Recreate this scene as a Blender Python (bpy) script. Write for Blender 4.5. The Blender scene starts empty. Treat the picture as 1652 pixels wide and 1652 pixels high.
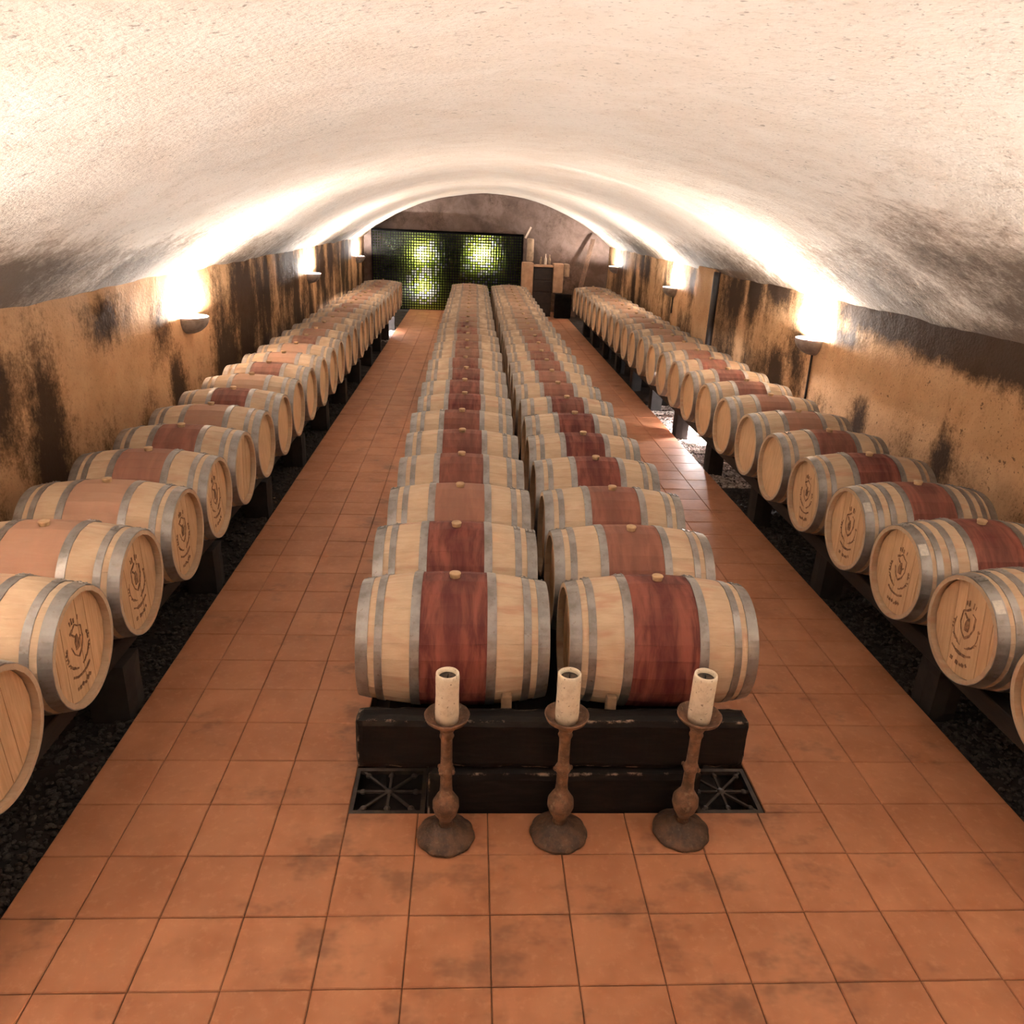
import bpy, bmesh, math, random
from math import pi, sin, cos, sqrt
from mathutils import Vector, Matrix, noise

scene = bpy.context.scene
col = scene.collection
rnd = random.Random(7)

# ------------------------------------------------------------------ camera, world, exposure
F_PX = 1239.0
R2 = Vector((0.99804561, -0.04695337, 0.04123527))
U2 = Vector((-0.02153625, 0.36100022, 0.93231702))
FW = Vector((0.05866137, 0.93138296, -0.35928349))
cam_d = bpy.data.cameras.new('camera')
cam_d.sensor_fit = 'HORIZONTAL'
cam_d.sensor_width = 36.0
cam_d.lens = F_PX * 36.0 / 1652.0
cam_d.clip_start = 0.05
cam_d.clip_end = 200
cam = bpy.data.objects.new('camera', cam_d)
col.objects.link(cam)
M = Matrix.Identity(4)
for i in range(3):
    M[i][0] = R2[i]; M[i][1] = U2[i]; M[i][2] = -FW[i]
M[0][3], M[1][3], M[2][3] = 0.0, 0.0, 2.75
cam.matrix_world = M
scene.camera = cam

world = bpy.data.worlds.new('world')
scene.world = world
world.use_nodes = True
world.node_tree.nodes['Background'].inputs[0].default_value = (0, 0, 0, 1)
world.node_tree.nodes['Background'].inputs[1].default_value = 0.0

scene.view_settings.view_transform = 'Standard'
scene.view_settings.look = 'None'
scene.view_settings.gamma = 1.0
scene.view_settings.use_curve_mapping = False
scene.view_settings.exposure = 0.20

cy = scene.cycles
cy.max_bounces = 6; cy.diffuse_bounces = 4; cy.glossy_bounces = 2; cy.transmission_bounces = 2; cy.transparent_max_bounces = 4
cy.use_adaptive_sampling = True; cy.adaptive_threshold = 0.035; cy.use_light_tree = False; cy.sample_clamp_indirect = 60.0

SCONCE_W = 520.0
SCONCE_COL = (1.0, 0.96, 0.90)

# ------------------------------------------------------------------ basic helpers
def new_obj(name, me, mat=None, parent=None, loc=None):
    o = bpy.data.objects.new(name, me)
    col.objects.link(o)
    if mat is not None and not me.materials:
        me.materials.append(mat)
    if parent is not None:
        o.parent = parent
    if loc is not None:
        o.location = loc
    return o

def empty(name, loc=(0, 0, 0), rotz=0.0):
    o = bpy.data.objects.new(name, None)
    o.empty_display_size = 0.1
    col.objects.link(o)
    o.location = loc
    o.rotation_euler = (0, 0, rotz)
    return o

def tag(o, label, cat, group=None, kind=None):
    o['label'] = label
    o['category'] = cat
    if group: o['group'] = group
    if kind: o['kind'] = kind
    return o

def struct(o):
    o['kind'] = 'structure'
    return o

def mesh(name, verts, faces, smooth=False, mat=None):
    me = bpy.data.meshes.new(name)
    me.from_pydata([tuple(v) for v in verts], [], faces)
    me.update()
    if smooth:
        me.polygons.foreach_set('use_smooth', [True] * len(me.polygons))
    if mat: me.materials.append(mat)
    return me

class MB:
    """collects shapes into one mesh"""
    def __init__(s): s.v = []; s.f = []; s.sm = []
    def add(s, v, f, smooth=False):
        n = len(s.v); s.v += [tuple(p) for p in v]
        s.f += [tuple(i + n for i in q) for q in f]; s.sm += [smooth] * len(f)
    def box(s, x0, x1, y0, y1, z0, z1, m=None):
        v = [(x0,y0,z0),(x1,y0,z0),(x1,y1,z0),(x0,y1,z0),(x0,y0,z1),(x1,y0,z1),(x1,y1,z1),(x0,y1,z1)]
        if m is not None: v = [m @ Vector(p) for p in v]
        s.add(v, [(0,3,2,1),(4,5,6,7),(0,1,5,4),(1,2,6,5),(2,3,7,6),(3,0,4,7)])
    def bar(s, a, b, w, h):
        a = Vector(a); b = Vector(b); d = (b - a); L = d.length
        q = d.to_track_quat('X', 'Z').to_matrix().to_4x4(); q.translation = a
        s.box(0, L, -w/2, w/2, -h/2, h/2, q)
    def lathe(s, prof, n=24, m=None, wob=None, smooth=True):
        v = []
        for (r, z) in prof:
            for k in range(n):
                a = 2*pi*k/n
                rr = r * (wob(a, z) if wob else 1)
                p = Vector((rr*cos(a), rr*sin(a), z)); v.append(m @ p if m is not None else p)
        f = []
        for j in range(len(prof)-1):
            for k in range(n):
                k2 = (k+1) % n
                f.append((j*n+k, j*n+k2, (j+1)*n+k2, (j+1)*n+k))
        f.append(tuple(reversed(range(n)))); f.append(tuple((len(prof)-1)*n+k for k in range(n)))
        s.add(v, f, smooth)
    def tube(s, pts, r, n=8):
        pts = [Vector(p) for p in pts]; v = []
        for i, p in enumerate(pts):
            d = (pts[min(i+1, len(pts)-1)] - pts[max(i-1, 0)]).normalized()
            a = d.orthogonal().normalized() if i == 0 else (s._a - d*s._a.dot(d)).normalized()
            s._a = a; b = d.cross(a)
            for k in range(n):
                t = 2*pi*k/n; v.append(p + r*(a*cos(t) + b*sin(t)))
        f = []
        for j in range(len(pts)-1):
            for k in range(n):
                k2 = (k+1) % n; f.append((j*n+k, j*n+k2, (j+1)*n+k2, (j+1)*n+k))
        f.append(tuple(reversed(range(n)))); f.append(tuple((len(pts)-1)*n+k for k in range(n)))
        s.add(v, f, True)
    def mesh(s, name, mat=None):
        me = bpy.data.meshes.new(name); me.from_pydata(s.v, [], s.f)
        me.polygons.foreach_set('use_smooth', s.sm); me.update()
        if mat: me.materials.append(mat)
        return me
    def build(s, name, mat, parent=None, loc=None):
        return new_obj(name, s.mesh(name, mat), None, parent, loc)

def bevel(o, w, seg=2):
    b = o.modifiers.new('bevel', 'BEVEL'); b.width = w; b.segments = seg; b.limit_method = 'ANGLE'
    return o

def rough_box(name, x0, x1, y0, y1, z0, z1, mat, amp=0.006, cell=0.06, parent=None, bev=0.012, seed=0.0):
    """a hewn, slightly uneven block: subdivided faces pushed about by noise"""
    bm = bmesh.new()
    nx = max(1, int((x1-x0)/cell)); ny = max(1, int((y1-y0)/cell)); nz = max(1, int((z1-z0)/cell))
    nx, ny, nz = min(nx, 60), min(ny, 60), min(nz, 20)
    V = {}; wl = bm.verts.layers.float.new('wear')
    def vert(i, j, k):
        if (i, j, k) not in V:
            p = Vector((x0+(x1-x0)*i/nx, y0+(y1-y0)*j/ny, z0+(z1-z0)*k/nz))
            ex = (i in (0, nx)) + (j in (0, ny)) + (k in (0, nz))
            c = Vector(((x0+x1)/2, (y0+y1)/2, (z0+z1)/2))
            d = noise.noise_vector(p*5 + Vector((seed, seed*2, 0))) * amp
            if ex >= 2:
                q = (p - c); d -= Vector((q.x/abs(q.x) if i in (0, nx) else 0, q.y/abs(q.y) if j in (0, ny) else 0,
                                          q.z/abs(q.z) if k in (0, nz) else 0)) * (bev*(.6+.8*abs(noise.noise(p*9 + Vector((seed, 0, 0))))))
            V[(i, j, k)] = bm.verts.new(p + d); V[(i, j, k)][wl] = 1.0 if ex >= 2 else 0.0
        return V[(i, j, k)]
    def quad(a, b, c, d): bm.faces.new((vert(*a), vert(*b), vert(*c), vert(*d)))
    for i in range(nx):
        for j in range(ny):
            quad((i,j,0),(i,j+1,0),(i+1,j+1,0),(i+1,j,0)); quad((i,j,nz),(i+1,j,nz),(i+1,j+1,nz),(i,j+1,nz))
    for i in range(nx):
        for k in range(nz):
            quad((i,0,k),(i+1,0,k),(i+1,0,k+1),(i,0,k+1)); quad((i,ny,k),(i,ny,k+1),(i+1,ny,k+1),(i+1,ny,k))
    for j in range(ny):
        for k in range(nz):
            quad((0,j,k),(0,j,k+1),(0,j+1,k+1),(0,j+1,k)); quad((nx,j,k),(nx,j+1,k),(nx,j+1,k+1),(nx,j,k+1))
    me = bpy.data.meshes.new(name); bm.to_mesh(me); bm.free()
    return new_obj(name, me, mat, parent)

# ------------------------------------------------------------------ materials
class NT:
    def __init__(s, name):
        s.m = bpy.data.materials.new(name); s.m.use_nodes = True
        s.t = s.m.node_tree; s.N = s.t.nodes; s.N.clear()
        s.out = s.n('ShaderNodeOutputMaterial')
    def n(s, typ, **kw):
        nd = s.N.new(typ)
        for k, v in kw.items():
            if k.startswith('_'): setattr(nd, k[1:], v)
            else:
                key = int(k[1:]) if (k[0] == 'i' and k[1:].isdigit()) else k
                s.set(nd.inputs[key], v)
        return nd
    def set(s, sock, v):
        if isinstance(v, bpy.types.NodeSocket): s.t.links.new(v, sock)
        elif isinstance(v, bpy.types.Node): s.t.links.new(v.outputs[0], sock)
        else: sock.default_value = v
    def math(s, op, a, b=0.0, c=0.0, clamp=False):
        nd = s.N.new('ShaderNodeMath'); nd.operation = op; nd.use_clamp = clamp
        s.set(nd.inputs[0], a); s.set(nd.inputs[1], b); s.set(nd.inputs[2], c)
        return nd.outputs[0]
    def mix(s, f, a, b, mode='MIX'):
        nd = s.N.new('ShaderNodeMix'); nd.data_type = 'RGBA'; nd.blend_type = mode
        s.set(nd.inputs['Factor'], f)
        A = [i for i in nd.inputs if i.name == 'A' and i.type == 'RGBA'][0]
        B = [i for i in nd.inputs if i.name == 'B' and i.type == 'RGBA'][0]
        s.set(A, c4(a)); s.set(B, c4(b))
        return [o for o in nd.outputs if o.type == 'RGBA'][0]
    def ramp(s, f, lo, hi):
        nd = s.N.new('ShaderNodeMapRange'); nd.interpolation_type = 'SMOOTHSTEP'
        s.set(nd.inputs[0], f); nd.inputs[1].default_value = lo; nd.inputs[2].default_value = hi
        return nd.outputs[0]
    def noise(s, vec, scale, detail=4, rough=.55, dist=0.0):
        nd = s.N.new('ShaderNodeTexNoise'); s.set(nd.inputs['Vector'], vec)
        nd.inputs['Scale'].default_value = scale; nd.inputs['Detail'].default_value = detail
        nd.inputs['Roughness'].default_value = rough; nd.inputs['Distortion'].default_value = dist
        return nd.outputs[0]
    def obj(s): return s.n('ShaderNodeTexCoord').outputs['Object']
    def pos(s): return s.n('ShaderNodeNewGeometry').outputs['Position']
    def scale(s, vec, sc, loc=(0, 0, 0)):
        nd = s.N.new('ShaderNodeMapping'); s.set(nd.inputs[0], vec)
        nd.inputs['Scale'].default_value = sc
        s.set(nd.inputs['Location'], loc)
        return nd.outputs[0]
    def sep(s, v): 
        nd = s.N.new('ShaderNodeSeparateXYZ'); s.set(nd.inputs[0], v); return nd.outputs
    def bsdf(s, color, rough=.7, metal=0.0, bump=None, bs=.3, bd=.01, spec=None, **kw):
        b = s.N.new('ShaderNodeBsdfPrincipled')
        s.set(b.inputs['Base Color'], c4(color)); s.set(b.inputs['Roughness'], rough); s.set(b.inputs['Metallic'], metal)
        if spec is not None: b.inputs['Specular IOR Level'].default_value = spec
        if bump is not None:
            bn = s.N.new('ShaderNodeBump'); bn.inputs['Strength'].default_value = bs; bn.inputs['Distance'].default_value = bd
            s.set(bn.inputs['Height'], bump); s.t.links.new(bn.outputs[0], b.inputs['Normal'])
        for k, v in kw.items(): s.set(b.inputs[k], v)
        s.t.links.new(b.outputs[0], s.out.inputs[0])
        return s.m

def c4(c):
    if isinstance(c, (tuple, list)) and len(c) == 3: return (c[0], c[1], c[2], 1.0)
    return c

def mat_plaster(name, base, base2, mid, mold_shade, speck=.5, bump=.5, lo=.12, hi=.82):
    t = NT(name); p = t.pos()
    att = t.n('ShaderNodeAttribute', _attribute_name='mold_shade').outputs['Fac']
    fine = t.noise(p, 9, 3, .72)
    big = t.noise(p, 2.3, 3, .65, .4)
    c = t.mix(t.ramp(big, .3, .7), base, base2)
    c = t.mix(t.math('MULTIPLY', t.ramp(t.noise(p, 26, 3, .65), .52, .78), .38), c, mid)
    strk = t.noise(t.scale(p, (3.0, 3.0, .9)), 3.0, 4, .70, .6)
    grit = t.noise(p, 42, 2, .7)
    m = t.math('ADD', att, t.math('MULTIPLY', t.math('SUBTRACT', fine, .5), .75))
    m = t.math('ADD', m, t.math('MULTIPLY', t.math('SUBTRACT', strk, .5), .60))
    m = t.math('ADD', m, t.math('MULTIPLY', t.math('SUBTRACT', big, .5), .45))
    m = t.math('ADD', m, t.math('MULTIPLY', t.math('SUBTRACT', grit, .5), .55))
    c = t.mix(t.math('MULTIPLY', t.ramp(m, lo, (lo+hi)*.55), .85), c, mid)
    c = t.mix(t.math('MULTIPLY', t.ramp(m, lo + .22, hi), .92), c, mold_shade)
    sp = t.noise(p, 48, 2, .55)
    c = t.mix(t.math('MULTIPLY', t.ramp(sp, .64, .72), speck), c, mold_shade)
    sp2 = t.noise(p, 15, 2, .6)
    c = t.mix(t.math('MULTIPLY', t.ramp(sp2, .68, .74), speck), c, mold_shade)
    h = t.math('ADD', t.noise(p, 38, 3, .6), t.math('MULTIPLY', t.noise(p, 7, 1, .5), 1.2))
    return t.bsdf(c, .95, bump=h, bs=bump, bd=.012, spec=.06)

def mat_oak(name, head=False):
    """object colour: r = strength of the wine stain, g = tone, b = dust, a = seed"""
    t = NT(name); o = t.obj()
    info = t.n('ShaderNodeObjectInfo')
    cs = t.n('ShaderNodeSeparateColor', i0=info.outputs['Color'])
    stain, tone, dust, seed = cs.outputs[0], cs.outputs[1], cs.outputs[2], info.outputs['Alpha']
    off = t.n('ShaderNodeCombineXYZ', i0=t.math('MULTIPLY', seed, 37.0), i1=t.math('MULTIPLY', seed, 61.0), i2=t.math('MULTIPLY', seed, 17.0))
    v = t.n('ShaderNodeVectorMath', _operation='ADD', i0=o, i1=off).outputs[0]
    xyz = t.sep(o)
    if head: g = t.scale(v, (1, 14, 1.2))
    else: g = t.scale(v, (1.5, 9, 9))
    grain = t.noise(g, 4.0, 4, .65, .6)
    blot = t.noise(v, 5, 2, .6)
    light = (0.64, 0.51, 0.37) if not head else (0.80, 0.55, 0.33)
    dark = (0.55, 0.415, 0.285) if not head else (0.64, 0.41, 0.235)
    c = t.mix(t.ramp(grain, .3, .72), light, dark)
    c = t.mix(t.math('MULTIPLY', t.ramp(blot, .45, .75), .5), c, ((.47, .325, .22) if not head else (.60, .38, .22)))
    c = t.mix(t.math('MULTIPLY', tone, .5), c, (.34, .21, .125))
    # stave joints, from the angle about the barrel axis
    if not head:
        ang = t.math('ARCTAN2', xyz[1], xyz[2])
        # pink creep of wine beyond the belly
        ax = t.math('ABSOLUTE', xyz[0])
        pv = t.scale(v, (1.2, 6, 6))
        pink = t.math('MULTIPLY', t.ramp(t.noise(pv, 2.2, 2, .6), .5, .72), t.math('MULTIPLY', stain, .40))
        c = t.mix(pink, c, (.42, .16, .11))
        band = t.ramp(ax, .178, .172)
        sv = t.scale(v, (7, 1.3, 1.3))
        sn = t.noise(sv, 2.6, 4, .62, .4)
        wine = t.mix(t.ramp(sn, .32, .68), (.095, .019, .020), (.25, .080, .058))
        # darker run from the bung hole
        run = t.math('MULTIPLY', t.ramp(t.math('ABSOLUTE', t.math('ADD', xyz[0], t.math('MULTIPLY', t.math('SUBTRACT', t.noise(v, 4, 2), .5), .2))), .10, .01), .55)
        wine = t.mix(run, wine, (.075, .013, .016))
        wine = t.mix(t.ramp(stain, .25, .85), (.40, .20, .14), wine)
        c = t.mix(t.math('MULTIPLY', band, t.math('MULTIPLY', stain, 1.7, clamp=True)), c, wine)
    # dust lies on what faces up
    nz = t.sep(t.n('ShaderNodeNewGeometry').outputs['Normal'])[2]
    dm = t.math('MULTIPLY', t.math('MULTIPLY', t.ramp(nz, .1, .9), dust), t.ramp(t.noise(v, 7, 2, .6), .25, .6))
    c = t.mix(dm, c, (.27, .185, .125))
    return t.bsdf(c, .72, bump=grain, bs=.25, bd=.004, spec=.25)

def mat_hoop():
    t = NT('galvanised_hoop'); o = t.obj()
    info = t.n('ShaderNodeObjectInfo')
    dust = t.n('ShaderNodeSeparateColor', i0=info.outputs['Color']).outputs[2]
    n1 = t.noise(o, 9, 4, .6); n2 = t.noise(o, 60, 3, .6)
    c = t.mix(t.ramp(n1, .35, .7), (.37, .365, .365), (.23, .222, .212))
    c = t.mix(t.math('MULTIPLY', t.ramp(n2, .58, .75), .5), c, (.17, .11, .07))
    d = t.math('MULTIPLY', dust, 1.0, clamp=True)
    c = t.mix(d, c, (.24, .175, .125))
    return t.bsdf(c, t.math('ADD', .32, t.math('ADD', t.math('MULTIPLY', n1, .25), t.math('MULTIPLY', d, .35))), t.math('MULTIPLY', t.math('SUBTRACT', 1.0, d), .82), bump=n2, bs=.15, bd=.002)

def mat_tile():
    t = NT('terracotta_tile'); p = t.pos(); q = t.sep(p)
    ix = t.math('FLOOR', t.math('DIVIDE', t.math('ADD', q[0], 10.0 * .3395 + .546), .3395))
    iy = t.math('FLOOR', t.math('DIVIDE', t.math('ADD', q[1], 40 * .326 - 2.7346), .326))
    wn = t.n('ShaderNodeTexWhiteNoise', i0=t.n('ShaderNodeCombineXYZ', i0=ix, i1=iy, i2=0.5), _noise_dimensions='3D')
    c = t.mix(wn.outputs[0], (.37, .157, .076), (.44, .195, .098))
    c = t.mix(t.ramp(t.noise(p, 3.2, 3, .6), .35, .7), c, (.33, .132, .060))
    c = t.mix(t.math('MULTIPLY', t.ramp(t.noise(p, 22, 3, .65), .5, .75), .4), c, (.50, .25, .13))
    # grime with a shape of its own: blotches, more of it beside the middle rack
    near = t.ramp(t.math('ABSOLUTE', t.math('SUBTRACT', q[0], .49)), 1.75, 1.0)
    g = t.math('ADD', t.noise(t.scale(p, (1.7, 2.4, 1)), 1.5, 4, .68), t.math('MULTIPLY', near, .09))
    c = t.mix(t.math('MULTIPLY', t.ramp(g, .575, .76), .52), c, (.085, .045, .028))
    r = t.math('ADD', .46, t.math('MULTIPLY', t.noise(p, 6, 4), .3))
    return t.bsdf(c, r, bump=t.noise(p, 30, 2, .6), bs=.12, bd=.004, spec=.4)

def mat_simple(name, a, b, scale=8, rough=.7, metal=0, bump=.2, bd=.005, lo=.35, hi=.65, spec=None, stretch=(1, 1, 1), space='pos'):
    t = NT(name); p = t.pos() if space == 'pos' else t.obj()
    p = t.scale(p, stretch)
    n = t.noise(p, scale, 3, .62)
    return t.bsdf(t.mix(t.ramp(n, lo, hi), a, b), rough, metal, bump=n, bs=bump, bd=bd, spec=spec)

def mat_emit(name, colr, st):
    t = NT(name); e = t.n('ShaderNodeEmission', i0=c4(colr), i1=st)
    t.t.links.new(e.outputs[0], t.out.inputs[0]); return t.m

def mat_black_wood():
    t = NT('black_painted_wood'); p = t.pos()
    n = t.noise(t.scale(p, (1.5, 8, 8)), 5, 6, .65)
    c = t.mix(t.ramp(n, .4, .75), (.005, .004, .004), (.013, .010, .008))
    # paint worn off the arrises
    at = t.n('ShaderNodeAttribute', _attribute_name='wear').outputs['Fac']
    w = t.math('MULTIPLY', t.ramp(t.math('ADD', at, t.math('MULTIPLY', t.math('SUBTRACT', t.noise(p, 30, 4, .6), .5), .6)), .62, .95), t.ramp(t.noise(p, 9, 5, .7), .50, .62))
    c = t.mix(w, c, (.30, .22, .16))
    return t.bsdf(c, .62, bump=n, bs=.3, bd=.006, spec=.22)

def mat_candle():
    t = NT('candle_wax'); o = t.obj()
    n = t.noise(o, 30, 5, .7); n2 = t.noise(o, 75, 2, .5)
    c = t.mix(t.ramp(n, .4, .8), (.80, .71, .56), (.60, .50, .36))
    c = t.mix(t.math('MULTIPLY', t.ramp(n2, .63, .72), .75), c, (.15, .09, .04))
    return t.bsdf(c, .6, bump=n, bs=.3, bd=.004)

def mat_rust(name='rusted_iron', k=1.0):
    t = NT(name); o = t.obj()
    n = t.noise(o, 14, 6, .65); n2 = t.noise(o, 45, 4, .6)
    c = t.mix(t.ramp(n, .35, .68), (.05*k, .029*k, .019*k), (.13*k, .066*k, .036*k))
    c = t.mix(t.math('MULTIPLY', t.ramp(n2, .55, .7), .5), c, (.17*k, .12*k, .075*k))
    return t.bsdf(c, .62, .25, bump=t.math('ADD', n, n2), bs=.6, bd=.01)

def mat_glass():
    t = NT('bottle_glass')
    p = t.pos()
    wn = t.n('ShaderNodeTexWhiteNoise', i0=t.scale(p, (1, 1, 1)), _noise_dimensions='3D')
    tr = t.n('ShaderNodeBsdfTranslucent', i0=c4((.40, .50, .075)))
    gl = t.n('ShaderNodeBsdfGlossy', i0=c4((.5, .6, .4)), i1=.15)
    mx = t.n('ShaderNodeMixShader', i0=.012); t.t.links.new(tr.outputs[0], mx.inputs[1]); t.t.links.new(gl.outputs[0], mx.inputs[2])
    t.t.links.new(mx.outputs[0], t.out.inputs[0]); return t.m

def mat_clear():
    t = NT('clear_bottle_glass')
    tr = t.n('ShaderNodeBsdfTranslucent', i0=c4((.75, .75, .68)))
    t.t.links.new(tr.outputs[0], t.out.inputs[0]); return t.m

OAK = mat_oak('barrel_oak'); OAKHEAD = mat_oak('barrel_head_oak', True)
HOOP = mat_hoop(); TILE = mat_tile(); BLACKWOOD = mat_black_wood(); WAX = mat_candle(); RUST = mat_rust(); RUST2 = mat_rust('rusted_stem', 1.9)
SOOT = mat_simple('sooty_wax', (.10, .07, .045), (.035, .024, .018), 40, .7)
BUNG = mat_simple('bung_wood', (.55, .38, .22), (.42, .27, .15), 20, .7)
BURN = mat_simple('burnt_brand', (.13, .065, .035), (.34, .19, .10), 45, .8)
STICKER = mat_simple('paper_sticker', (.60, .57, .52), (.46, .44, .42), 60, .6)
GROUT = mat_simple('grout', (.13, .068, .04), (.06, .034, .022), 10, .95)
SOIL = mat_simple('dark_soil', (.022, .015, .012), (.012, .009, .008), 6, .95, bump=.7, bd=.02)
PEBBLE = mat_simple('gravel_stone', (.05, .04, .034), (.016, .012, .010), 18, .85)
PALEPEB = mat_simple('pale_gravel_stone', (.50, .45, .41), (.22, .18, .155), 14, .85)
RAILWOOD = mat_simple('dark_rail_wood', (.018, .012, .009), (.009, .007, .006), 7, .75, stretch=(6, .8, 6))
CONC = mat_simple('dark_concrete', (.026, .020, .017), (.014, .011, .010), 5, .9)
SCON = mat_simple('sconce_plaster', (.30, .25, .22), (.20, .16, .14), 12, .75)
PIPE = mat_simple('dark_pipe', (.035, .022, .017), (.020, .014, .012), 9, .6)
BULB = mat_emit('lit_bulb', (1.0, .86, .66), 60.0)
COOLBULB = mat_emit('cool_lit_lamp', (1.0, .95, .93), 40.0)
GLASS = mat_glass(); CLEAR = mat_clear()
RACK = mat_simple('black_rack', (.006, .005, .005), (.010, .009, .008), 9, .85, spec=.05)
DEADBLACK = mat_simple('black_case', (.0012, .001, .001), (.002, .002, .002), 9, .95, spec=.0)
STONE = mat_simple('pale_cut_stone', (.52, .33, .21), (.40, .24, .15), 5, .85)
STONE2 = mat_simple('mottled_stone', (.38, .26, .17), (.22, .15, .10), 6, .9)
PLANK = mat_simple('weathered_plank', (.15, .085, .055), (.09, .052, .035), 5, .8, stretch=(5, 5, .7))
WHITEW = mat_simple('pale_stick', (.60, .48, .38), (.5, .38, .29), 9, .8)
WEDGE = mat_simple('wedge_wood', (.30, .19, .11), (.2, .12, .07), 9, .8)
DARKIRON = mat_simple('dark_iron', (.060, .042, .033), (.032, .024, .020), 20, .55, .3)
WALL_L = mat_plaster('ochre_plaster_left', (.60, .365, .20), (.52, .30, .155), (.24, .135, .068), (.052, .032, .022), .30)
WALL_R = mat_plaster('ochre_plaster_right', (.58, .36, .20), (.50, .295, .155), (.23, .135, .070), (.048, .031, .023), .70)
WALL_B = mat_plaster('brown_plaster', (.17, .118, .098), (.105, .070, .056), (.085, .055, .043), (.035, .024, .020), .3)
VAULT = mat_plaster('cream_plaster', (.76, .675, .59), (.71, .61, .515), (.42, .32, .245), (.12, .080, .054), .50, .8, .12, 1.0)

# ------------------------------------------------------------------ the setting
XL, XR = -3.27, 4.17            # wall faces
Y0, Y1 = -7.0, 24.6             # ends of the cellar
ZS = 2.0                        # where the vault springs
FL, FR = -1.86, 2.85            # edges of the tiled floor
BED = -0.07                     # gravel bed beside the floor
RX0, RX1, RY0, RY1 = -.555, 1.535, 3.0, 21.75   # the strip the middle racks stand in

def blob(y, z, cy, cz, ry, rz):
    return math.exp(-1.6*(((y-cy)/ry)**2 + ((z-cz)/rz)**2))

BL = [(6.0,1.15,.42,.95),(5.3,1.45,.7,.55),(7.3,1.72,.62,.32),(8.5,1.5,.36,.5),(8.75,.9,.30,.6),(10.5,1.0,.5,1.0),(11.6,1.5,.9,.7),(11.5,.8,.35,.5),
      (12.9,1.45,.7,.7),(14.2,1.7,.9,.5),(15.1,1.2,.3,.8),(17.5,1.6,.5,.6),(19.0,1.65,.8,.5),(20.6,1.3,.4,.7),(21.5,1.8,.8,.4),(4.0,1.8,.9,.35),(3.2,1.2,.5,.7)]
BR = [(12.4,1.75,.75,.55),(11.4,1.85,.6,.45),(10.7,1.95,.9,.25),(9.8,1.25,.42,.5),(10.4,.9,.5,.4),(8.5,1.62,.7,.14),(7.4,1.95,1.5,.28),(6.2,1.85,1.5,.28),(5.0,1.8,1.2,.3),
      (7.9,.88,.22,.35),(6.35,.9,.2,.4),(19.3,1.75,.9,.5),(22.4,1.4,1.1,.8),(17.0,1.6,.4,.6),(20.5,1.2,.35,.8),(15.0,1.75,.4,.4),(3.6,1.75,1.0,.3)]

def side_wall(name, x, sgn, blobs, mat):
    ny, nz = 520, 38; v = []; f = []; mo = []
    for j in range(ny+1):
        y = Y0 + (Y1-Y0)*j/ny
        for k in range(nz+1):
            z = -.25 + (2.42)*k/nz
            d = .018*noise.fractal(Vector((y*1.3, z*1.3, x)), 1, 2, 4)
            v.append((x + sgn*d, y, z))
            m = 0.0
            for b in blobs:
                if abs(y-b[0]) < 3*b[2]: m = max(m, .80*blob(y, z, *b))
            st = noise.noise(Vector((y*2.6, z*.42, x*3))) + .5*noise.noise(Vector((y*6.5, z*.8, x)))
            far = min(1.0, max(0.0, (y-9.3)/2.0))
            m = m*(.95 + .35*st) + far*max(0.0, .45*st + .30)*(1.0 if sgn > 0 else .75) + .05*st
            if sgn < 0 and y < 9.0: m += .55*max(0.0, min(1.0, (z-1.62)/.22))*(1 + .5*st)*min(1.0, (9.0-y)/.6)
            low = max(0.0, min(1.0, 1.0 - (z-.55)/.75)); m += .50*low*(.6 + noise.noise(Vector((y*2.1, z*1.5, 5))))  # shade of the gap behind the barrels, painted into the lower wall
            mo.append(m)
    for j in range(ny):
        for k in range(nz):
            a = j*(nz+1)+k; q = (a, a+nz+1, a+nz+2, a+1)
            f.append(q if sgn > 0 else tuple(reversed(q)))
    me = mesh(name, v, f, True, mat)
    at = me.attributes.new('mold_shade', 'FLOAT', 'POINT'); at.data.foreach_set('value', mo)
    o = new_obj(name, me)
    sl = o.modifiers.new('thickness', 'SOLIDIFY'); sl.thickness = .25; sl.offset = -1
    return struct(o)

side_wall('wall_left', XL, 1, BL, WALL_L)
side_wall('wall_right', XR, -1, BR, WALL_R)

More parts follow.
